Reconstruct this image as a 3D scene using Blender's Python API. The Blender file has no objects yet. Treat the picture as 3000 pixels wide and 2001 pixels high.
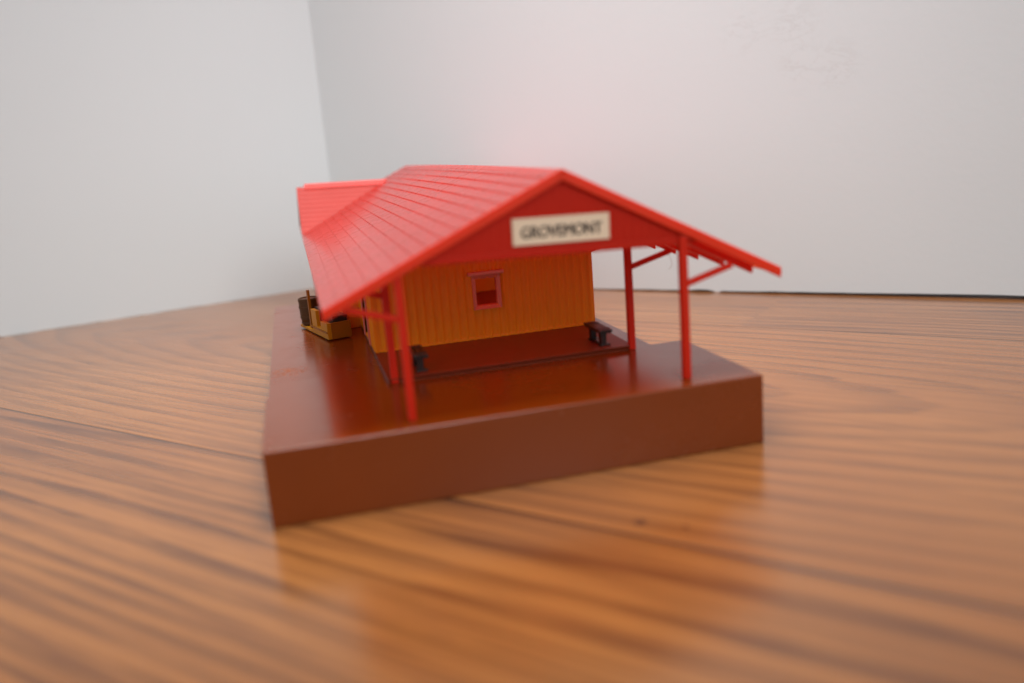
import bpy, bmesh, math, random
from mathutils import Vector, Matrix
random.seed(7)
S = 0.01                                   # one building unit of the model, in Blender metres
scene = bpy.context.scene
COL = scene.collection

# ------------------------------------------------------------------ camera
CAM = (1.4282, -20.6115, 8.7831); YAW, PITCH, ROLL, FPX = 0.2392, -0.2257, -0.0807, 2501.18
fwd = Vector((math.sin(YAW)*math.cos(PITCH), math.cos(YAW)*math.cos(PITCH), math.sin(PITCH)))
r0 = Vector((math.cos(YAW), -math.sin(YAW), 0)); u0 = r0.cross(fwd)
rgt = math.cos(ROLL)*r0 + math.sin(ROLL)*u0; upv = -math.sin(ROLL)*r0 + math.cos(ROLL)*u0
cd = bpy.data.cameras.new('camera'); cam = bpy.data.objects.new('camera', cd); COL.objects.link(cam)
cam.matrix_world = Matrix(((rgt.x, upv.x, -fwd.x, CAM[0]*S), (rgt.y, upv.y, -fwd.y, CAM[1]*S),
                           (rgt.z, upv.z, -fwd.z, CAM[2]*S), (0, 0, 0, 1)))
cd.sensor_width = 36; cd.lens = FPX/3000*36; cd.clip_start = 0.005; cd.clip_end = 50
cd.dof.use_dof = True; cd.dof.focus_distance = 33.5*S
cd.dof.aperture_fstop = (cd.lens/1000)/(0.54*S); cd.dof.aperture_blades = 9
scene.camera = cam

# ------------------------------------------------------------------ light
world = bpy.data.worlds.new('World'); scene.world = world; world.use_nodes = True
bg = world.node_tree.nodes['Background']
bg.inputs[0].default_value = (0.97, 0.98, 1.0, 1); bg.inputs[1].default_value = 0.67
def area(name, loc, target, size, power, color):
    l = bpy.data.lights.new(name, 'AREA'); l.shape = 'DISK'; l.size = size*S; l.energy = power; l.color = color
    o = bpy.data.objects.new(name, l); COL.objects.link(o); o.location = Vector(loc)*S
    o.rotation_euler = (Vector(target)-Vector(loc)).to_track_quat('-Z', 'Y').to_euler()
    return o
area('ceiling_lamp', (9, 10, 60), (8, 16, 0), 30, 0.76, (1.0, 0.99, 0.975)).data.spread = math.radians(72)
area('front_fill_light', (28, -66, 50), (5, 22, 9), 40, 0.30, (0.93, 0.97, 1.0)).data.spread = math.radians(66)  # added soft fill from behind the camera, brightens the front faces
vs = scene.view_settings
scene.display_settings.display_device = 'sRGB'
vs.view_transform = 'Standard'; vs.look = 'None'; vs.exposure = 0.16; vs.gamma = 1; vs.use_curve_mapping = False
scene.cycles.use_denoising = True
scene.cycles.max_bounces = 10

# ------------------------------------------------------------------ helpers
ORIGIN = {}                                # world origin (building units) of every object that is a parent
def thing(name, label, cat, loc, group=None):
    o = bpy.data.objects.new(name, None); o.empty_display_size = 0.01; COL.objects.link(o)
    o.location = Vector(loc)*S; o['label'] = label; o['category'] = cat
    if group: o['group'] = group
    ORIGIN[o.name] = Vector(loc); return o
def obj(name, bm, mat, parent=None, smooth=False, bevel=0, seg=2, label=None, origin=None):
    org = ORIGIN[parent.name] if parent else Vector(origin or (0, 0, 0))
    bmesh.ops.recalc_face_normals(bm, faces=bm.faces)
    for v in bm.verts: v.co = (v.co-org)*S
    me = bpy.data.meshes.new(name); bm.to_mesh(me); bm.free()
    o = bpy.data.objects.new(name, me); COL.objects.link(o); me.materials.append(mat)
    if parent: o.parent = parent
    else: o.location = org*S
    if smooth:
        for p in me.polygons: p.use_smooth = True
    if bevel:
        m = o.modifiers.new('bevel', 'BEVEL'); m.width = bevel*S; m.segments = seg; m.limit_method = 'ANGLE'
        m.angle_limit = math.radians(40)
    if label: o['label'] = label
    ORIGIN[o.name] = org; return o
def box(bm, x0, x1, y0, y1, z0, z1):
    v = [bm.verts.new(p) for p in ((x0,y0,z0),(x1,y0,z0),(x1,y1,z0),(x0,y1,z0),(x0,y0,z1),(x1,y0,z1),(x1,y1,z1),(x0,y1,z1))]
    for f in ((3,2,1,0),(4,5,6,7),(0,1,5,4),(1,2,6,5),(2,3,7,6),(3,0,4,7)): bm.faces.new([v[i] for i in f])
    return v
def bx(*a):
    bm = bmesh.new(); box(bm, *a); return bm
def prism(bm, pts, off):
    """closed polygon pts (3D) pushed along off"""
    a = [bm.verts.new(p) for p in pts]; b = [bm.verts.new(Vector(p)+Vector(off)) for p in pts]
    bm.faces.new(a); bm.faces.new(list(reversed(b))); n = len(a)
    for i in range(n): bm.faces.new((a[i], a[(i+1)%n], b[(i+1)%n], b[i]))
    return a+b
def pr(pts, off):
    bm = bmesh.new(); prism(bm, pts, off); return bm
def bar(bm, p, q, w, h, up=(0,0,1)):
    """square bar from p to q: w sideways, h along up"""
    p, q = Vector(p), Vector(q); d = (q-p).normalized(); s = d.cross(Vector(up)).normalized(); u = s.cross(d).normalized()
    pts = [p+s*w/2+u*h/2, p-s*w/2+u*h/2, p-s*w/2-u*h/2, p+s*w/2-u*h/2]
    prism(bm, pts, q-p)
def lathe(bm, c, prof, n=28, axis='Z'):
    rings = []
    for r, z in prof:
        rings.append([bm.verts.new((c[0]+r*math.cos(2*math.pi*i/n), c[1]+r*math.sin(2*math.pi*i/n), c[2]+z)) for i in range(n)])
    for a, b in zip(rings, rings[1:]):
        for i in range(n): bm.faces.new((a[i], a[(i+1)%n], b[(i+1)%n], b[i]))
    bm.faces.new(rings[0]); bm.faces.new(rings[-1])

# ------------------------------------------------------------------ materials
def newmat(name):
    m = bpy.data.materials.new(name); m.use_nodes = True; nt = m.node_tree
    return m, nt, nt.nodes['Principled BSDF']
def nd(nt, t, **k):
    n = nt.nodes.new(t)
    for a, b in k.items(): setattr(n, a, b)
    return n
def setin(nt, sock, v):
    if hasattr(v, 'is_output'): nt.links.new(v, sock)
    else: sock.default_value = v
def mth(nt, op, a, b=0.0, c=0.0, clamp=False):
    n = nd(nt, 'ShaderNodeMath', operation=op, use_clamp=clamp)
    for i, x in enumerate((a, b, c)): setin(nt, n.inputs[i], x)
    return n.outputs[0]
def noise(nt, vec, scale, detail=3, rough=0.5, dim='3D', w=None, dist=0.0):
    n = nd(nt, 'ShaderNodeTexNoise', noise_dimensions=dim)
    if vec is not None: nt.links.new(vec, n.inputs['Vector'])
    setin(nt, n.inputs['Scale'], scale); n.inputs['Detail'].default_value = detail
    n.inputs['Roughness'].default_value = rough; n.inputs['Distortion'].default_value = dist
    if w is not None: setin(nt, n.inputs['W'], w)
    return n.outputs['Fac']
def ramp(nt, fac, stops):
    n = nd(nt, 'ShaderNodeValToRGB'); nt.links.new(fac, n.inputs[0]); e = n.color_ramp.elements
    while len(e) < len(stops): e.new(0.5)
    for el, (p, c) in zip(e, stops):
        el.position = p; el.color = (*c, 1) if len(c) == 3 else c
    return n.outputs[0]
def mixc(nt, fac, a, b, mode='MIX'):
    n = nd(nt, 'ShaderNodeMix', data_type='RGBA', blend_type=mode)
    setin(nt, n.inputs[0], fac)
    for i, x in ((6, a), (7, b)):
        if hasattr(x, 'is_output'): nt.links.new(x, n.inputs[i])
        else: n.inputs[i].default_value = (*x, 1)
    return n.outputs[2]
def maprange(nt, v, a, b, c, d):
    n = nd(nt, 'ShaderNodeMapRange'); nt.links.new(v, n.inputs[0])
    for i, x in enumerate((a, b, c, d)): n.inputs[i+1].default_value = x
    return n.outputs[0]
def objco(nt):
    n = nd(nt, 'ShaderNodeTexCoord'); v = nd(nt, 'ShaderNodeVectorMath', operation='SCALE')
    nt.links.new(n.outputs['Object'], v.inputs[0]); v.inputs['Scale'].default_value = 1/S
    return v.outputs[0]

def plastic(name, col, rough=0.35, spec=0.5, trans=0.0, var=0.12, tcol=None, scuff=0.12, bump=0.0, coat=0.0, sss=None):
    """moulded styrene: slightly uneven colour, smudged gloss, optionally letting some light through"""
    m, nt, p = newmat(name); co = objco(nt)
    a = noise(nt, co, 0.55, 4, 0.6); b = noise(nt, co, 1.7, 4, 0.6)
    dark = tuple(c*(1-var) for c in col); lite = tuple(min(1, c*(1+var)) for c in col)
    c = mixc(nt, a, dark, lite); nt.links.new(c, p.inputs['Base Color'])
    r = mth(nt, 'ADD', mth(nt, 'MULTIPLY', mth(nt, 'ADD', a, b), scuff), rough-scuff)
    nt.links.new(r, p.inputs['Roughness']); p.inputs['Specular IOR Level'].default_value = spec
    if sss:
        p.inputs['Subsurface Weight'].default_value = sss[0]; p.inputs['Subsurface Radius'].default_value = sss[1]; p.inputs['Subsurface Scale'].default_value = sss[2]*S
    if coat:
        p.inputs['Coat Weight'].default_value = coat; p.inputs['Coat Roughness'].default_value = 0.16
    if bump:
        bn = nd(nt, 'ShaderNodeBump'); bn.inputs['Strength'].default_value = bump; bn.inputs['Distance'].default_value = 0.03*S
        nt.links.new(noise(nt, co, 3.0, 3, 0.5), bn.inputs['Height']); nt.links.new(bn.outputs[0], p.inputs['Normal'])
    if trans:
        t = nd(nt, 'ShaderNodeBsdfTranslucent'); t.inputs[0].default_value = (*(tcol or col), 1)
        mx = nd(nt, 'ShaderNodeMixShader'); mx.inputs[0].default_value = trans
        out = nt.nodes['Material Output']
        nt.links.new(p.outputs[0], mx.inputs[1]); nt.links.new(t.outputs[0], mx.inputs[2]); nt.links.new(mx.outputs[0], out.inputs[0])
    return m

M_RED = plastic('red_plastic', (0.66, 0.022, 0.010), 0.36, 0.5, scuff=0.08, sss=(0.75, (1.0, 0.22, 0.12), 0.22))
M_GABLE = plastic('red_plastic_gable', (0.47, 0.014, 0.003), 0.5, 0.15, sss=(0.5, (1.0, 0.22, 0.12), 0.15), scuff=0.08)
M_BARGE = plastic('red_plastic_edge', (0.70, 0.036, 0.008), 0.36, 0.3, sss=(0.6, (1.0, 0.22, 0.12), 0.2))
M_POST = plastic('red_plastic_post', (0.56, 0.018, 0.004), 0.42, 0.2, sss=(0.5, (1.0, 0.22, 0.12), 0.15))
M_FRAME = plastic('dull_red_plastic', (0.70, 0.17, 0.11), 0.34, 0.6)
M_YEL = plastic('orange_yellow_plastic', (1.0, 0.31, 0.006), 0.40, 0.3, trans=0.18, tcol=(1.0, 0.42, 0.01), var=0.06)
M_INNER = plastic('yellow_plastic_lit_inside', (1.0, 0.42, 0.012), 0.5, 0.3, trans=0.3)  # wall yellow made brighter: the light indoors is put into the colour
M_BASE = plastic('brown_plastic', (0.185, 0.033, 0.002), 0.22, 0.3, scuff=0.08, var=0.07, coat=0.2)
def wear(m):
    nt = m.node_tree; p = nt.nodes['Principled BSDF']; co = objco(nt)
    old = p.inputs['Base Color'].links[0].from_socket
    mp = nd(nt, 'ShaderNodeMapping'); nt.links.new(co, mp.inputs[0]); mp.inputs['Rotation'].default_value = (0, 0, 0.25); mp.inputs['Scale'].default_value = (0.8, 5.0, 2.0)
    scr = maprange(nt, noise(nt, mp.outputs[0], 1.4, 4, 0.6), 0.66, 0.76, 0.0, 1.0)
    dust = maprange(nt, noise(nt, co, 11.0, 2, 0.5), 0.74, 0.80, 0.0, 1.0)
    area_ = maprange(nt, noise(nt, co, 0.35, 3, 0.6), 0.48, 0.62, 0.0, 1.0)
    c = mixc(nt, mth(nt, 'MULTIPLY', mth(nt, 'MAXIMUM', scr, dust), mth(nt, 'MULTIPLY', area_, 0.35)), old, (0.42, 0.22, 0.14))
    n = nd(nt, 'ShaderNodeVectorMath', operation='DISTANCE'); nt.links.new(co, n.inputs[0]); n.inputs[1].default_value = (-6.1, 8.1, 2.0)
    spot = mth(nt, 'MULTIPLY', maprange(nt, n.outputs['Value'], 0.15, 0.75, 1.0, 0.0), maprange(nt, noise(nt, co, 5.0, 3, 0.7), 0.45, 0.6, 0.0, 1.0))
    c = mixc(nt, mth(nt, 'MULTIPLY', spot, 0.7), c, (0.30, 0.085, 0.025))
    nt.links.new(c, p.inputs['Base Color'])
    rold = p.inputs['Roughness'].links[0].from_socket
    nt.links.new(mth(nt, 'ADD', rold, mth(nt, 'MULTIPLY', mth(nt, 'MAXIMUM', mth(nt, 'MULTIPLY', area_, 0.10), spot), 0.6)), p.inputs['Roughness'])
wear(M_BASE)
M_PLINTH = plastic('dark_brown_plastic', (0.19, 0.027, 0.008), 0.42, 0.25, scuff=0.1)
M_CART = plastic('ochre_brown_plastic', (0.27, 0.085, 0.002), 0.42, 0.25)
M_BARREL = plastic('dark_umber_plastic', (0.075, 0.030, 0.008), 0.42, 0.3, var=0.3)
M_BLACK = plastic('black_plastic', (0.012, 0.008, 0.008), 0.38, 0.5)
M_BENCH = plastic('near_black_brown_plastic', (0.022, 0.009, 0.007), 0.32, 0.3, var=0.3)
M_WHEEL = plastic('dark_metal', (0.035, 0.03, 0.03), 0.35, 0.6)
M_SIGN = plastic('paper_label', (0.76, 0.60, 0.43), 0.6, 0.3, var=0.04)
M_INK = plastic('black_ink', (0.03, 0.022, 0.018), 0.6, 0.3)
M_HAIR = plastic('grey_fibre', (0.5, 0.45, 0.42), 0.6, 0.3)

def wood_floor():
    m, nt, p = newmat('wood_laminate'); co = objco(nt)
    def dot(v):
        n = nd(nt, 'ShaderNodeVectorMath', operation='DOT_PRODUCT'); nt.links.new(co, n.inputs[0]); n.inputs[1].default_value = v
        return n.outputs['Value']
    u = dot((0.6704, -0.742, 0)); v = dot((0.742, 0.6704, 0))
    W = 20.8
    pv = mth(nt, 'DIVIDE', mth(nt, 'SUBTRACT', v, 3.29), W)
    pid = mth(nt, 'FLOOR', pv); pf = mth(nt, 'FRACT', pv)
    # one end joint, in the plank along the right wall
    is1 = mth(nt, 'COMPARE', pid, 1.0, 0.1)
    past = mth(nt, 'MULTIPLY', is1, mth(nt, 'GREATER_THAN', u, 3.7))
    h = mth(nt, 'ADD', mth(nt, 'MULTIPLY', pid, 17.31), mth(nt, 'MULTIPLY', past, 5.7))
    def cvec(a, b, c):
        n = nd(nt, 'ShaderNodeCombineXYZ')
        for i, x in enumerate((a, b, c)): setin(nt, n.inputs[i], x)
        return n.outputs[0]
    # growth rings cut at a low angle: contour lines of a stretched field, closing into long cathedral loops
    field = noise(nt, cvec(mth(nt, 'MULTIPLY', u, 0.013), mth(nt, 'MULTIPLY', v, 0.085), h), 1.0, 2, 0.4)
    wob = noise(nt, cvec(mth(nt, 'MULTIPLY', u, 0.05), mth(nt, 'MULTIPLY', v, 0.5), h), 1.0, 3, 0.55)
    ph = mth(nt, 'ADD', mth(nt, 'MULTIPLY', field, 15.0), mth(nt, 'ADD', mth(nt, 'MULTIPLY', v, 1.45), mth(nt, 'MULTIPLY', wob, 0.9)))
    # the plank under the model is flat sawn: rings cut near the heart close into long arched loops beside it
    is0 = mth(nt, 'COMPARE', pid, 0.0, 0.1)
    dv = mth(nt, 'SUBTRACT', v, 15.0); du_ = mth(nt, 'MULTIPLY', mth(nt, 'ADD', u, 5.0), 0.193)
    rr_ = mth(nt, 'SQRT', mth(nt, 'ADD', mth(nt, 'MULTIPLY', dv, dv), mth(nt, 'MULTIPLY', du_, du_)))
    ph0 = mth(nt, 'ADD', mth(nt, 'MULTIPLY', rr_, 1.25), mth(nt, 'MULTIPLY', wob, 1.25))
    ph = mth(nt, 'ADD', mth(nt, 'MULTIPLY', is0, ph0), mth(nt, 'MULTIPLY', mth(nt, 'SUBTRACT', 1.0, is0), ph))
    calm = mth(nt, 'SUBTRACT', 1.0, mth(nt, 'MULTIPLY', is0, 0.38))
    ring = mth(nt, 'FRACT', ph)
    # soft rise, sharper fall like latewood
    ringv = ramp(nt, ring, [(0.0, (0, 0, 0)), (0.45, (0.12,)*3), (0.78, (0.9,)*3), (0.90, (1, 1, 1)), (1.0, (0, 0, 0))])
    brk = noise(nt, cvec(mth(nt, 'MULTIPLY', u, 0.16), mth(nt, 'MULTIPLY', v, 1.1), mth(nt, 'ADD', h, 3.0)), 1.0, 3, 0.6)
    ringm = mth(nt, 'MULTIPLY', ringv, maprange(nt, brk, 0.35, 0.65, 0.25, 1.0))
    streak = noise(nt, cvec(mth(nt, 'MULTIPLY', u, 0.09), mth(nt, 'MULTIPLY', v, 3.4), h), 1.0, 4, 0.65)
    pore = noise(nt, cvec(mth(nt, 'MULTIPLY', u, 0.55), mth(nt, 'MULTIPLY', v, 11.0), h), 1.0, 3, 0.6)
    blot = noise(nt, cvec(mth(nt, 'MULTIPLY', u, 0.05), mth(nt, 'MULTIPLY', v, 0.09), h), 1.0, 3, 0.5)
    base = mixc(nt, maprange(nt, blot, 0.3, 0.7, 0, 1), (0.30, 0.103, 0.026), (0.40, 0.155, 0.040))
    c = mixc(nt, mth(nt, 'MULTIPLY', mth(nt, 'MULTIPLY', ringm, 0.92), calm), base, (0.085, 0.026, 0.008))
    c = mixc(nt, mth(nt, 'MULTIPLY', maprange(nt, streak, 0.46, 0.68, 0.0, 0.72), calm), c, (0.12, 0.038, 0.013))
    c = mixc(nt, maprange(nt, pore, 0.55, 0.75, 0.0, 0.5), c, (0.16, 0.055, 0.022))
    # knots and specks
    for (kx, ky, kr) in ((8.35, -3.35, 0.16), (9.2, -4.0, 0.08), (21.04, 19.06, 0.16), (-9, 24, 0.12), (24.6, 9.1, .08)):
        n = nd(nt, 'ShaderNodeVectorMath', operation='DISTANCE'); nt.links.new(co, n.inputs[0]); n.inputs[1].default_value = (kx, ky, 0)
        c = mixc(nt, maprange(nt, n.outputs['Value'], kr*0.35, kr*1.3, 0.85, 0.0), c, (0.05, 0.02, 0.012))
    tone = mth(nt, 'ADD', 1.0, mth(nt, 'MULTIPLY', past, -0.07))
    c = mixc(nt, 1.0, c, cvec(tone, tone, tone), 'MULTIPLY')
    # seams
    d = mth(nt, 'MULTIPLY', mth(nt, 'MINIMUM', pf, mth(nt, 'SUBTRACT', 1.0, pf)), W)
    seam = maprange(nt, d, 0.025, 0.075, 1.0, 0.0)
    du = mth(nt, 'ABSOLUTE', mth(nt, 'SUBTRACT', u, 3.7))
    seam2 = mth(nt, 'MULTIPLY', is1, maprange(nt, du, 0.01, 0.05, 0.25, 0.0))
    seam = mth(nt, 'MAXIMUM', seam, seam2)
    c = mixc(nt, mth(nt, 'MULTIPLY', seam, 0.85), c, (0.05, 0.02, 0.01))
    nt.links.new(c, p.inputs['Base Color'])
    smudge = noise(nt, co, 0.25, 4, 0.6)
    nt.links.new(mth(nt, 'ADD', 0.13, mth(nt, 'ADD', mth(nt, 'MULTIPLY', smudge, 0.12), mth(nt, 'MULTIPLY', pore, 0.06))), p.inputs['Roughness'])
    p.inputs['Specular IOR Level'].default_value = 0.55; p.inputs['Coat Weight'].default_value = 0.22; p.inputs['Coat Roughness'].default_value = 0.2
    bn = nd(nt, 'ShaderNodeBump'); bn.inputs['Strength'].default_value = 0.35; bn.inputs['Distance'].default_value = 0.03*S
    hgt = mth(nt, 'SUBTRACT', mth(nt, 'MULTIPLY', pore, 0.35), mth(nt, 'MULTIPLY', seam, 2.0))
    nt.links.new(hgt, bn.inputs['Height']); nt.links.new(bn.outputs[0], p.inputs['Normal'])
    return m
M_FLOOR = wood_floor()

def wall_paint(name, col):
    m, nt, p = newmat(name); co = objco(nt)
    a = noise(nt, co, 0.09, 4, 0.55)
    c = mixc(nt, a, tuple(x*0.97 for x in col), col)
    # sparse scuffs: thin, faint and broken
    st = nd(nt, 'ShaderNodeMapping'); nt.links.new(co, st.inputs[0]); st.inputs['Rotation'].default_value = (0, 0.7, 0.3); st.inputs['Scale'].default_value = (0.35, 1.0, 1.6)
    s1 = noise(nt, st.outputs[0], 0.5, 6, 0.62, dist=0.6)
    line = mth(nt, 'SUBTRACT', 1.0, maprange(nt, mth(nt, 'ABSOLUTE', mth(nt, 'SUBTRACT', s1, 0.5)), 0.0, 0.009, 0.0, 1.0))
    gate = maprange(nt, noise(nt, co, 0.14, 3, 0.6), 0.66, 0.74, 0.0, 0.6)
    for q in ((20.3, -21.4, 13.4), (22.0, -23.2, 13.4), (22.2, -23.5, 11.4), (23.3, -24.6, 11.3)):
        n = nd(nt, 'ShaderNodeVectorMath', operation='DISTANCE'); nt.links.new(co, n.inputs[0]); n.inputs[1].default_value = q
        gate = mth(nt, 'MAXIMUM', gate, maprange(nt, n.outputs['Value'], 0.5, 1.5, 1.0, 0.0))
    line2 = mth(nt, 'SUBTRACT', 1.0, maprange(nt, mth(nt, 'ABSOLUTE', mth(nt, 'SUBTRACT', noise(nt, st.outputs[0], 0.55, 5, 0.6, dist=1.2), 0.5)), 0.0, 0.03, 0.0, 1.0))
    c = mixc(nt, mth(nt, 'MULTIPLY', mth(nt, 'MULTIPLY', mth(nt, 'MAXIMUM', line, mth(nt, 'MULTIPLY', line2, 0.6)), gate), 0.28), c, (0.40, 0.38, 0.36))
    nt.links.new(c, p.inputs['Base Color']); p.inputs['Roughness'].default_value = 0.55
    p.inputs['Specular IOR Level'].default_value = 0.3
    bn = nd(nt, 'ShaderNodeBump'); bn.inputs['Strength'].default_value = 0.15; bn.inputs['Distance'].default_value = 0.04*S
    nt.links.new(noise(nt, co, 3.5, 3, 0.5), bn.inputs['Height']); nt.links.new(bn.outputs[0], p.inputs['Normal'])
    return m
M_WALL = wall_paint('white_wall_paint', (0.70, 0.742, 0.75))

# ------------------------------------------------------------------ the setting: floor and two white walls
bm = bmesh.new()
v = [bm.verts.new(p) for p in ((-150, -120, 0), (150, -120, 0), (150, 160, 0), (-150, 160, 0))]; bm.faces.new(v)
o = obj('floor', bm, M_FLOOR); o['kind'] = 'structure'

CORNER = Vector((4.45, 41.71, 0)); LEND = Vector((-16.27, 35.57, 0)); REND = Vector((33.30, 11.25, 0))
def wall_mesh(p, q, thick_dir, gap, ext, height=95, thick=2.5, step=0.35):
    """wall from p past q by ext; gap(t, s): height of the ragged bottom edge above the floor"""
    d = (q-p); L = d.length; d.normalize(); n = int((L+ext)/step)
    bm = bmesh.new(); rows = []
    for i in range(n+1):
        s = (L+ext)*i/n; b = p+d*s; g = gap(s/L, s); t = Vector(thick_dir)*thick
        rows.append([bm.verts.new(b+Vector((0, 0, g))), bm.verts.new(b+Vector((0, 0, height))), bm.verts.new(b+t+Vector((0, 0, height))), bm.verts.new(b+t+Vector((0, 0, g)))])
    for a, c in zip(rows, rows[1:]):
        for k in range(4): bm.faces.new((a[k], c[k], c[(k+1)%4], a[(k+1)%4]))
    bm.faces.new(rows[0]); bm.faces.new(rows[-1])
    return bm
rj = random.Random(3)
jag = [rj.random() for _ in range(900)]
def rag(s, f):
    i = int(s*f); t = s*f-i; return jag[i % 900]*(1-t)+jag[(i+1) % 900]*t
def gap_r(t, s):
    g = 0.02+0.17*max(0, min(1, (t-0.38)/0.62))+0.035*(rag(s, 1.3)-0.5)*min(1, t*2)
    if 0.62 < t < 0.655: g += 0.05*math.sin((t-0.62)/0.035*math.pi)       # torn bit
    if 0.655 <= t < 0.668: g -= 0.10                                       # flap hanging down
    return max(0.004, g)
def gap_l(t, s):
    return max(0.0, 0.03*(rag(s, 1.6)-0.35)*min(1, 2*t)+(0.05 if rag(s, 0.45) > 0.8 and t > 0.4 else 0))
dR = (REND-CORNER).normalized(); dL = (LEND-CORNER).normalized()
nR = Vector((-dR.y, dR.x, 0)); nR = nR if nR.y > 0 else -nR
nL = Vector((-dL.y, dL.x, 0)); nL = nL if nL.y > 0 else -nL
for nm, a, b, nn, g, e, lab in (('wall', CORNER, REND, nR, gap_r, 70, 'long white wall on the right with a ragged dark gap along its foot'),
                                ('wall', CORNER+Vector((0, 0, 0))+nL*0.0, LEND, nL, gap_l, 90, 'white wall on the left, its foot meeting the wood floor without a gap')):
    o = obj(nm, wall_mesh(a, b, nn, g, e), M_WALL, origin=tuple(a)); o['label'] = lab; o['category'] = 'wall'

# ------------------------------------------------------------------ the model station
XC, TILT = 7.698, 0.0256
def RT(p):                                                     # the roof sits a little askew on its posts
    x, y, z = p; dx, dz = x-XC, z-2
    return Vector((XC+dx*math.cos(TILT)+dz*math.sin(TILT), y, 2-dx*math.sin(TILT)+dz*math.cos(TILT)))
def tilt(bm, bow=True):
    for q in bm.verts:
        t = max(0, min(1, (q.co.y-0.6)/29.8))
        q.co = RT(q.co)
        if bow: q.co.z += 0.30*t*(1-t)
    return bm
st = thing('model_station', 'red roofed orange toy station on a thick brown base', 'toy station', (6.8, 0, 0))

# base: wider front apron, long body
bm = bmesh.new()
prism(bm, [(0,0,0),(13.576,0,0),(13.576,5.0,0),(12.39,5.0,0),(12.39,33,0),(2.3,33,0),(2.3,22.1,0),(0.081,22.1,0),(0.081,5.0,0),(0,5.0,0)], (0,0,2.0))
base = obj('base', bm, M_BASE, st, bevel=0.12, seg=4)
plinth = obj('plinth', pr([(3.64, 4.62, 2.163), (3.64, 31.5, 2.163), (3.64, 31.5, 1.98), (3.64, 4.72, 1.98), (3.64, 4.72, 2.03), (3.64, 4.62, 2.13)], (7.98, 0, 0)), M_PLINTH, st)

# corrugated wall: boards with rounded battens, openings cut through
def siding(p0, p1, nrm, ztop, openings, zb=2.163, pitch=0.292, depth=0.08, thick=0.13, gable=None):
    """p0->p1 along the wall, nrm outwards; openings: (s0, s1, z0, z1)"""
    p0, p1, nrm = Vector(p0), Vector(p1), Vector(nrm); d = p1-p0; L = d.length; d.normalize()
    cuts = {0.0, L}
    for k in range(int(L/(pitch/6))+1): cuts.add(min(L, k*pitch/6))
    for a in openings: cuts.add(a[0]); cuts.add(a[1])
    if gable: cuts.add(gable[0])
    cuts = sorted(cuts); keep = [cuts[0]]
    for c in cuts[1:]:
        if c-keep[-1] > 1e-4: keep.append(c)
    prof = lambda s: depth*(0.5+0.5*math.cos(2*math.pi*s/pitch))**1.6
    top = (lambda s: gable[1]-abs(s-gable[0])*gable[2]) if gable else (lambda s: ztop)
    bm = bmesh.new()
    def pt(s, z, out): q = p0+d*s+nrm*(prof(s) if out else -thick); return bm.verts.new((q.x, q.y, z))
    for a, b in zip(keep, keep[1:]):
        op = [o for o in openings if o[0]-1e-4 <= a and b <= o[1]+1e-4]
        segs = [(zb, zb, 'b', 't')] if False else []
        if op:
            segs = [((zb, zb), (op[0][2], op[0][2])), ((op[0][3], op[0][3]), (top(a), top(b)))]
        else: segs = [((zb, zb), (top(a), top(b)))]
        for lo, hi in segs:
            q = [pt(a, lo[0], 1), pt(b, lo[1], 1), pt(b, hi[1], 1), pt(a, hi[0], 1)]; bm.faces.new(q)
            w = [pt(a, lo[0], 0), pt(b, lo[1], 0), pt(b, hi[1], 0), pt(a, hi[0], 0)]; bm.faces.new(list(reversed(w)))
            bm.faces.new((q[3], q[2], w[2], w[3])); bm.faces.new((q[0], w[0], w[1], q[1]))
            bm.faces.new((q[0], q[3], w[3], w[0])); bm.faces.new((q[1], w[1], w[2], q[2]))
    return bm
def wallpart(*a, **k):
    bm = siding(*a, **k)
    bmesh.ops.remove_doubles(bm, verts=bm.verts, dist=1e-4)
    # inner walls between neighbouring strips become doubled faces: drop them
    seen = {}
    for f in bm.faces:
        seen.setdefault(frozenset(v.index for v in f.verts), []).append(f)
    bm.verts.index_update(); seen = {}
    for f in list(bm.faces): seen.setdefault(tuple(sorted(v.index for v in f.verts)), []).append(f)
    kill = [f for fs in seen.values() if len(fs) > 1 for f in fs]
    bmesh.ops.delete(bm, geom=kill, context='FACES')
    return bm
XL, XR, YF, YB = 3.70, 11.66, 8.46, 30.0
WIN = (7.345-XL, 8.115-XL, 3.355, 4.325)
obj('wall', wallpart((XL, YF, 0), (XR, YF, 0), (0, -1, 0), 5.6, [WIN], gable=(8.1-XL, 7.72, 0.487)), M_YEL, st)
obj('wall', wallpart((XR, YF+.05, 0), (XR, YB, 0), (1, 0, 0), 5.75, [(3.0, 5.0, 2.8, 4.8), (5.6, 9.6, 2.3, 5.2), (15, 16.6, 3.2, 4.6)]), M_YEL, st)  # unseen openings on this side, added to let light into the interior
obj('wall', wallpart((XL, YB, 0), (XL, YF+.05, 0), (-1, 0, 0), 5.75, [(YB-11.6, YB-10.0, 2.3, 4.45), (YB-23.5, YB-22.0, 3.2, 4.4)]), M_YEL, st)
obj('wall', wallpart((XR, YB, 0), (XL, YB, 0), (0, 1, 0), 5.6, [(3.0, 4.6, 3.0, 4.5)], gable=(XR-8.1, 7.72, 0.487)), M_YEL, st)
obj('partition', bx(XL+.14, XR-.14, 18.4, 18.53, 2.164, 5.6), M_INNER, st)
# smooth corner boards and sill strip at the foot of the front wall
for x0, x1 in ((XL-0.05, XL+0.10), (XR-0.09, XR+0.03)):
    obj('corner_board', bx(x0, x1, YF-0.055, YF+0.07, 2.164, 5.5), M_YEL, st, bevel=0.015)
obj('sill_strip', bx(XL+0.11, XR-0.10, YF-0.06, YF-0.002, 2.165, 2.255), M_YEL, st, bevel=0.012)
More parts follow.
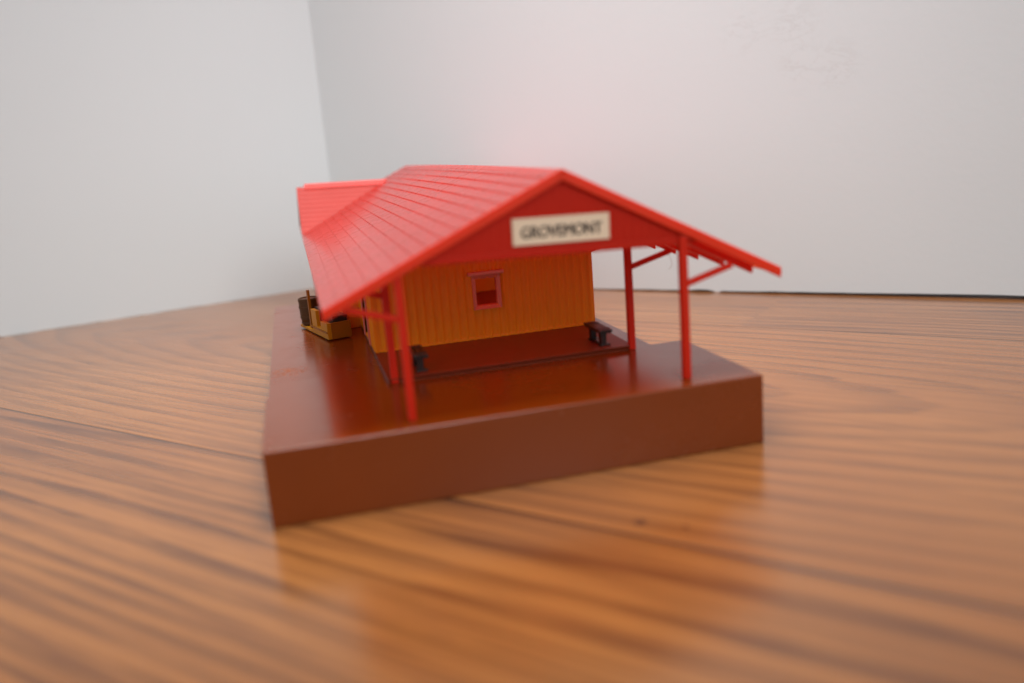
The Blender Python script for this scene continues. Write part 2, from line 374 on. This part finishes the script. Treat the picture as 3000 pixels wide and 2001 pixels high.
# bay with booking window on the left side
bay = obj('bay', bx(3.02, 3.69, 14.3, 19.6, 2.003, 4.7), M_YEL, st, bevel=0.02)
obj('bay_corner', bx(2.96, 3.12, 14.22, 14.36, 2.004, 4.72), M_FRAME, bay)

# front window: mitred frame whose faces slope inwards, projecting head
def frame_mesh(x0, x1, z0, z1, w, yf, yin):
    bm = bmesh.new()
    o_ = [(x0-w, z0-w), (x1+w, z0-w), (x1+w, z1+w), (x0-w, z1+w)]; i_ = [(x0, z0), (x1, z0), (x1, z1), (x0, z1)]
    A = [bm.verts.new((x, yf, z)) for x, z in o_]; B = [bm.verts.new((x, yin, z)) for x, z in i_]
    C = [bm.verts.new((x, YF+0.02, z)) for x, z in o_]; D = [bm.verts.new((x, YF+0.14, z)) for x, z in i_]
    for k in range(4):
        j = (k+1) % 4
        bm.faces.new((A[k], A[j], B[j], B[k])); bm.faces.new((A[k], C[k], C[j], A[j])); bm.faces.new((B[k], B[j], D[j], D[k])); bm.faces.new((C[k], D[k], D[j], C[j]))
    return bm
wf = obj('window', frame_mesh(7.36, 8.10, 3.37, 4.31, 0.135, YF-0.13, YF-0.045), M_FRAME, st, bevel=0.006)
obj('window_head', bx(7.10, 8.38, YF-0.19, YF-0.005, 4.452, 4.575), M_FRAME, wf, bevel=0.015)
# door and window surrounds on the long left side
def side_frame(y0, y1, z0, z1, w, name):
    f = None
    for k, (a, b, c, d_) in enumerate(((y0-w, y0, z0, z1+w), (y1, y1+w, z0, z1+w), (y0+0.002, y1-0.002, z1, z1+w))):
        bm = bx(XL-0.13, XL+0.05, a, b, c, d_)
        if f is None: f = obj(name, bm, M_FRAME, st, bevel=0.012)
        else: obj('jamb' if k == 1 else 'lintel', bm, M_FRAME, f, bevel=0.012)
    return f
fr = side_frame(10.0, 11.6, 2.17, 4.45, 0.26, 'door_frame')
obj('door', bx(XL+0.0, XL+0.06, 10.02, 11.58, 2.18, 4.44), plastic('door_red', (0.42, 0.05, 0.03), 0.4), fr)
side_frame(22.0, 23.5, 3.2, 4.4, 0.16, 'side_window')

# roof: stepped shingle courses on both slopes, slightly bowed along the ridge
AX, ZA, HALF, ZE = 8.122, 8.064, 6.336, 4.977
M = (ZA-ZE)/HALF
def course_profile(n, step, thick):
    """half profile from ridge (0) to eave (HALF): list of (dx, dz) on top"""
    top = []
    for i in range(n):
        a, b = HALF*i/n, HALF*(i+1)/n
        top.append((a, -a*M-(0 if i == 0 else step*0.05)))
        top.append((b, -b*M+step))
    return top
def roof_mesh(y0, y1, n=16, step=0.042, thick=0.15):
    bm = bmesh.new(); prof = course_profile(n, step, thick)
    r = [(AX+a, ZA+b) for a, b in prof]; l = [(AX-a, ZA+b) for a, b in prof]
    loop = list(reversed(l))+r[1:]
    und = [(AX+HALF, ZE-thick), (AX, ZA-thick-0.02), (AX-HALF, ZE-thick)]
    pts = loop+und; ny = 24; rings = []
    for k in range(ny+1):
        y = y0+(y1-y0)*k/ny
        rings.append([bm.verts.new((x, y, z)) for x, z in pts])
    for a, b in zip(rings, rings[1:]):
        for i in range(len(pts)):
            j = (i+1) % len(pts); bm.faces.new((a[i], a[j], b[j], b[i]))
    bm.faces.new(rings[0]); bm.faces.new(list(reversed(rings[-1])))
    return bm

def roof_material():
    """the red plastic with fine shingle edges pressed into it"""
    m = plastic('red_shingle_plastic', (0.82, 0.075, 0.050), 0.28, 0.8, trans=0.5, tcol=(1.0, 0.20, 0.04), scuff=0.08, coat=1.0)
    nt = m.node_tree; p = nt.nodes['Principled BSDF']; co = objco(nt)
    sx = nd(nt, 'ShaderNodeSeparateXYZ'); nt.links.new(co, sx.inputs[0])
    tooth = noise(nt, co, 1.2, 2, 0.5)
    w = mth(nt, 'FRACT', mth(nt, 'ADD', mth(nt, 'MULTIPLY', sx.outputs[1], 2.6), mth(nt, 'MULTIPLY', mth(nt, 'FLOOR', mth(nt, 'MULTIPLY', sx.outputs[0], 16/HALF)), 0.37)))
    cut = maprange(nt, mth(nt, 'ABSOLUTE', mth(nt, 'SUBTRACT', w, 0.5)), 0.0, 0.06, 0.0, 1.0)
    fine = noise(nt, co, 9.0, 3, 0.6)
    bn = nd(nt, 'ShaderNodeBump'); bn.inputs['Strength'].default_value = 0.2; bn.inputs['Distance'].default_value = 0.02*S
    nt.links.new(mth(nt, 'ADD', cut, mth(nt, 'MULTIPLY', fine, 0.35)), bn.inputs['Height']); nt.links.new(bn.outputs[0], p.inputs['Normal'])
    return m
M_ROOF = roof_material()
M_WING = plastic('red_wing_plastic', (0.54, 0.05, 0.036), 0.32, 0.6, scuff=0.08, coat=0.6, trans=0.1)
roof = obj('roof', tilt(roof_mesh(0.72, 30.36)), M_ROOF, st)

# ridge cap
bm = bmesh.new()
ny = 16
for sgn in (-1, 1):
    for k in range(ny):
        a, b = 0.74+(29.5)*k/ny, 0.74+29.5*(k+1)/ny
        v = [bm.verts.new(q) for q in ((AX, a, ZA+0.035), (AX+sgn*0.22, a, ZA+0.035-0.22*M), (AX+sgn*0.22, b, ZA+0.035-0.22*M), (AX, b, ZA+0.035))]
        bm.faces.new(v)
        v2 = [bm.verts.new(q) for q in ((AX+sgn*0.22, a, ZA+0.035-0.22*M), (AX+sgn*0.22, a, ZA-0.06-0.22*M), (AX+sgn*0.22, b, ZA-0.06-0.22*M), (AX+sgn*0.22, b, ZA+0.035-0.22*M))]
        bm.faces.new(v2)
bmesh.ops.remove_doubles(bm, verts=bm.verts, dist=1e-4)
obj('ridge_cap', tilt(bm), M_ROOF, roof)

# bargeboards of the front gable
def rake(sgn, y0, y1, h, lift=0.05):
    a = [(AX, y0, ZA+lift), (AX+sgn*(HALF+0.02), y0, ZE+lift-0.01), (AX+sgn*(HALF+0.02), y0, ZE+lift-h), (AX, y0, ZA+lift-h)]
    return tilt(pr(a, (0, y1-y0, 0)), False)
for s_ in (-1, 1):
    obj('bargeboard', rake(s_, 0.60, 0.715, 0.30), M_BARGE, roof, bevel=0.02)
# gable panel with grooved boards, bottom rail and a shallow moulding above it
ZG = 5.93
def gable_panel():
    bm = bmesh.new(); hw = (ZA-0.12-ZG)/M; n = 34; d = 0.011
    xs = [AX-hw+2*hw*i/n for i in range(n+1)]
    def top(x): return max(ZG+0.002, ZA-0.12-abs(x-AX)*M)
    for i in range(n):
        a, b = xs[i], xs[i+1]; g = 0.018
        cols = [(a, 0.765), (a+g, 0.765-d), (b-g, 0.765-d), (b, 0.765)]
        for (p, yp), (q, yq) in zip(cols, cols[1:]):
            v = [bm.verts.new((p, yp, ZG)), bm.verts.new((q, yq, ZG)), bm.verts.new((q, yq, top(q))), bm.verts.new((p, yp, top(p)))]
            bm.faces.new(v)
            w = [bm.verts.new((p, 0.86, ZG)), bm.verts.new((q, 0.86, ZG)), bm.verts.new((q, 0.86, top(q))), bm.verts.new((p, 0.86, top(p)))]
            bm.faces.new(list(reversed(w))); bm.faces.new((v[0], w[0], w[1], v[1])); bm.faces.new((v[3], v[2], w[2], w[3]))
    bmesh.ops.remove_doubles(bm, verts=bm.verts, dist=1e-4)
    return bm
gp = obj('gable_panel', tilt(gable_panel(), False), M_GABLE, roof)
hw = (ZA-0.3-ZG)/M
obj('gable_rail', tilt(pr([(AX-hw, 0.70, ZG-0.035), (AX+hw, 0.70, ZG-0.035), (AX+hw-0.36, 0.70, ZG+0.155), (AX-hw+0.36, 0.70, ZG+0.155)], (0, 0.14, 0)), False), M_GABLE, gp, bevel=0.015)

# sign with the station name
sx0, sx1, sz0, sz1 = 6.755, 9.40, 6.215, 6.905
sg = obj('sign', tilt(bx(sx0, sx1, 0.690, 0.752, sz0, sz1), False), M_SIGN, st, bevel=0.006)
tc = bpy.data.curves.new('lettering', 'FONT'); tc.body = 'GROVEMONT'; tc.align_x = 'CENTER'; tc.align_y = 'CENTER'; tc.size = 1.0; tc.extrude = 0.004
tc.offset = 0.0
to = bpy.data.objects.new('lettering_src', tc); COL.objects.link(to)
dg = bpy.context.evaluated_depsgraph_get(); me = bpy.data.meshes.new_from_object(to.evaluated_get(dg))
bm = bmesh.new(); bm.from_mesh(me); bpy.data.objects.remove(to)
xs = [v.co.x for v in bm.verts]; ys = [v.co.y for v in bm.verts]
wx, wy = max(xs)-min(xs), max(ys)-min(ys); cx_, cy_ = (max(xs)+min(xs))/2, (max(ys)+min(ys))/2
for v in bm.verts:
    v.co = Vector((8.085+(v.co.x-cx_)/wx*2.20, 0.686-v.co.z*0.5, 6.535+(v.co.y-cy_)/wy*0.30))
src = list(bm.verts)+list(bm.edges)+list(bm.faces)
for sx_, sz_, sy_ in ((0.014, 0.006, 0.0012), (-0.014, -0.006, 0.0024)):     # a heavier stroke: the letter again, a hair aside and behind
    g = bmesh.ops.duplicate(bm, geom=src)['geom']
    for v in g:
        if isinstance(v, bmesh.types.BMVert): v.co += Vector((sx_, sy_, sz_))
obj('lettering', tilt(bm, False), M_INK, sg)

# rafters with square-cut tails under both slopes
def rafter(y, sgn, w=0.20, h=0.24):
    a0, a1 = 0.5, HALF-0.42
    off = 0.16
    pts = [(AX+sgn*a0, y, ZA-a0*M-off), (AX+sgn*a1, y, ZA-a1*M-off), (AX+sgn*a1, y, ZA-a1*M-off-h), (AX+sgn*a0, y, ZA-a0*M-off-h)]
    return tilt(pr(pts, (0, w, 0)))
for y in (1.40, 3.10, 4.80, 6.50, 8.20, 9.90, 11.6, 13.3, 15.0, 16.7, 18.4, 20.1, 21.8):
    for s_ in (-1, 1):
        obj('rafter', rafter(y, s_), M_RED, roof)
        obj('purlin_rib', rafter(y+0.55, s_, 0.12, 0.13), M_RED, roof)
        obj('purlin_rib', rafter(y+1.10, s_, 0.12, 0.13), M_RED, roof)

# cross wing at the back: lower ridge running left, with its own courses
WX0, WX1, WY, WZ, WE = 1.80, 6.75, 27.87, 7.30, 23.55
def wing_mesh(x0, x1, n=11, step=0.022, thick=0.14):
    half = WY-WE; m = (WZ-ZE)/half; prof = []
    for i in range(n):
        a, b = half*i/n, half*(i+1)/n; prof.append((a, -a*m)); prof.append((b, -b*m+step))
    loop = [(WY-a, WZ+b) for a, b in reversed(prof)]+[(WY+a, WZ+b) for a, b in prof][1:]
    loop += [(WY+half, ZE-thick), (WY, WZ-thick), (WY-half, ZE-thick)]
    return pr([(x0, y, z) for y, z in loop], (x1-x0, 0, 0))
wing = obj('wing_roof', tilt(wing_mesh(WX0, WX1), False), M_WING, st)
bm = pr([(WX0+0.42, WY-0.30, WZ-0.10), (WX0+0.42, WY, WZ+0.16), (WX0+0.42, WY+0.30, WZ-0.10)], (WX1-WX0-0.42, 0, 0))
obj('ridge_cap', tilt(bm, False), M_RED, wing)
# walls of the wing
for a in ((2.75, 3.69, 24.6, 24.75), (2.75, 3.69, 31.0, 31.15)):
    obj('wing_wall', bx(a[0], a[1], a[2], a[3], 2.003, 5.35), M_YEL, st)
obj('wing_wall', pr([(2.70, 24.6, 2.003), (2.70, 31.15, 2.003), (2.70, 31.15, 5.3), (2.70, 27.87, 7.05), (2.70, 24.6, 5.3)], (0.13, 0, 0)), M_YEL, st)

# canopy posts with slanted braces
def post(x, y, ztop, sgn):
    p = obj('post', bx(x-0.107, x+0.107, y-0.107, y+0.107, 2.002, ztop), M_POST, st, bevel=0.02)
    bm = bmesh.new(); bar(bm, (x+sgn*0.10, y, 4.70-0.07*sgn*0), (x+sgn*1.46, y, 5.10-sgn*0.03), 0.15, 0.16)
    obj('brace', bm, M_POST, p, bevel=0.015)
post(11.60, 0.72, 6.02, 1); post(11.60, 4.72, 6.12, 1); post(3.81, 0.78, 6.0, -1); post(3.84, 4.74, 5.98, -1)
# braces at the front corners of the building
for x, s_ in ((XR, 1), (XL, -1)):
    bm = bmesh.new(); bar(bm, (x-0.02*s_, YF+0.04, 4.86), (x+s_*1.55, YF+0.04, 5.22), 0.15, 0.16); obj('brace', bm, M_POST, st, bevel=0.015)

# ------------------------------------------------------------------ benches in front of the station
def make_bench(loc, label, group):
    b = thing('bench', label, 'bench', loc, group); x, y, z = loc
    bm = bmesh.new()
    for k in range(3): box(bm, x-0.22+k*0.15, x-0.22+k*0.15+0.135, y-0.79, y+0.79, z+0.475, z+0.56)
    box(bm, x-0.20, x+0.205, y-0.74, y+0.74, z+0.44, z+0.48)
    for k in (-0.5, 0.5): box(bm, x-0.215, x+0.22, y+k-0.05, y+k+0.05, z+0.555, z+0.575)
    obj('seat', bm, M_BENCH, b, bevel=0.012)
    for k in (-0.47, 0.47):
        obj('leg', pr([(x-0.11, y+k-0.12, z+0.05), (x+0.06, y+k-0.12, z+0.05), (x+0.08, y+k-0.12, z+0.441), (x-0.13, y+k-0.12, z+0.441)], (0, 0.24, 0)), M_BENCH, b, bevel=0.012)
        obj('foot', bx(x-0.16, x+0.20, y+k-0.13, y+k+0.13, z, z+0.052), M_BENCH, b, bevel=0.012)
    obj('stretcher', bx(x-0.10, x+0.05, y-0.34, y+0.34, z+0.003, z+0.075), M_BENCH, b)
    return b
b0 = make_bench((10.78, 5.60, 2.1635), 'small dark bench in clear view beside the right hand corner of the orange wall', 'benches by the front wall')
b1 = b0.copy(); COL.objects.link(b1); b1.location = Vector((4.74, 5.60, 2.1635))*S
b1['label'] = 'small dark bench half hidden behind the two left hand red posts'
for ch in list(b0.children):
    c = ch.copy(); COL.objects.link(c); c.parent = b1
# dark hand truck leaning behind the right corner: only its edge shows
ht = thing('hand_truck', 'thin dark upright edge showing behind the right corner of the orange wall', 'hand truck', (11.82, 9.05, 2.163))
for k in (8.98, 9.4): obj('rail', bx(11.79, 11.835, k-0.03, k+0.03, 2.2, 2.68), M_BLACK, ht)
obj('rung', bx(11.795, 11.83, 9.011, 9.369, 2.55, 2.6), M_BLACK, ht); obj('toe_plate', bx(11.70, 11.86, 8.95, 9.43, 2.1645, 2.2), M_BLACK, ht)

# ------------------------------------------------------------------ baggage cart with its load, on the left of the base
CO = Vector((2.22, 12.18, 0)); LX = Vector((-0.262, 0.965, 0)); WXv = Vector((0.965, 0.262, 0))
def cbox(l0, l1, w0, w1, z0, z1):
    bm = bx(w0, w1, l0, l1, z0, z1)
    for v in bm.verts: v.co = CO+LX*v.co.y+WXv*v.co.x+Vector((0, 0, v.co.z))
    return bm
ct = thing('baggage_cart', 'ochre baggage cart with an upright pole parked on the brown base left of the station', 'cart', (2.3, 13.6, 2.0))
bm = bmesh.new()
pts = [(0.0, 2.06), (0.0, 2.69), (0.80, 2.69), (0.80, 2.40), (1.30, 2.40), (1.30, 3.04), (1.95, 3.04), (1.95, 2.17), (3.7, 2.17), (3.7, 2.06)]
pv_ = [CO+LX*a+Vector((0, 0, z)) for a, z in pts]
prism(bm, pv_, WXv*0.16); obj('side_panel', bm, plastic('mustard_plastic', (0.50, 0.20, 0.004), 0.42, 0.25), ct, bevel=0.012)
obj('side_rail', cbox(0.02, 2.2, -0.035, -0.002, 2.30, 2.36), M_CART, ct)
obj('bed', cbox(0.12, 3.7, 0.165, 0.93, 2.06, 2.165), M_CART, ct)
obj('end_board', cbox(0.0, 0.11, 0.165, 0.95, 2.05, 2.69), M_CART, ct, bevel=0.012)
obj('pole', cbox(2.30, 2.44, 0.05, 0.15, 2.172, 3.74), M_CART, ct)
for l in (0.55, 3.3):
    for w in (0.12, 0.80):
        bm = bmesh.new(); lathe(bm, (0, 0, -0.06), [(0.05, 0), (0.118, 0), (0.118, 0.12), (0.05, 0.12)], 20)
        q = CO+LX*l+WXv*w
        for v in bm.verts:
            x, y, z = v.co; v.co = q+LX*x+WXv*z+Vector((0, 0, 2.12+y))
        obj('wheel', bm, M_WHEEL, ct)
def on_cart(l, w): return CO+LX*l+WXv*w
bc = on_cart(3.22, 0.33)
ba = thing('barrel', 'dark brown hooped barrel standing at the far end of the ochre cart', 'barrel', (bc.x, bc.y, 2.172))
bm = bmesh.new(); lathe(bm, (bc.x, bc.y, 2.172), [(0.34, 0), (0.40, 0.26), (0.415, 0.55), (0.42, 0.85), (0.42, 1.13), (0.38, 1.13), (0.37, 1.08)], 32); obj('staves', bm, M_BARREL, ba)
for z, r in ((0.12, 0.38), (0.36, 0.41), (0.76, 0.425), (1.05, 0.425)):
    bm = bmesh.new(); lathe(bm, (bc.x, bc.y, 2.172+z-0.04), [(r-0.03, 0), (r+0.012, 0), (r+0.012, 0.08), (r-0.03, 0.08)], 32); obj('hoop', bm, M_BARREL, ba)
tk = on_cart(0.5, 0.55)
tr = thing('trunk', 'black trunk riding behind the front board of the ochre cart', 'trunk', (tk.x, tk.y, 2.172))
obj('body', cbox(0.16, 1.15, 0.30, 0.88, 2.172, 2.82), M_BLACK, tr, bevel=0.02); obj('lid', cbox(0.14, 1.17, 0.28, 0.90, 2.822, 2.90), M_BLACK, tr, bevel=0.02)
t2 = on_cart(1.7, 0.6)
cr = thing('crate', 'black crate on the ochre cart beside its tall side panel', 'crate', (t2.x, t2.y, 2.172))
obj('body', cbox(1.30, 2.2, 0.25, 0.86, 2.172, 3.0), M_BLACK, cr, bevel=0.02); obj('lid', cbox(1.28, 2.22, 0.23, 0.88, 3.002, 3.06), M_BLACK, cr, bevel=0.015)

# ------------------------------------------------------------------ stray fibre under the right eave
bm = bmesh.new(); pts = []
for k in range(13):
    t = k/12; a = math.radians(80-130*t)
    pts.append(Vector((13.30+0.42*math.cos(a)+0.02*math.sin(9*t), 6.0, 4.50+0.32*math.sin(a))))
for p, q in zip(pts, pts[1:]): bar(bm, p, q, 0.008, 0.008, (0, 1, 0))
o = obj('fibre', bm, M_HAIR, origin=(13.5, 6.0, 4.8)); o['label'] = 'thin grey stray fibre curling below the right eave'; o['category'] = 'fibre'
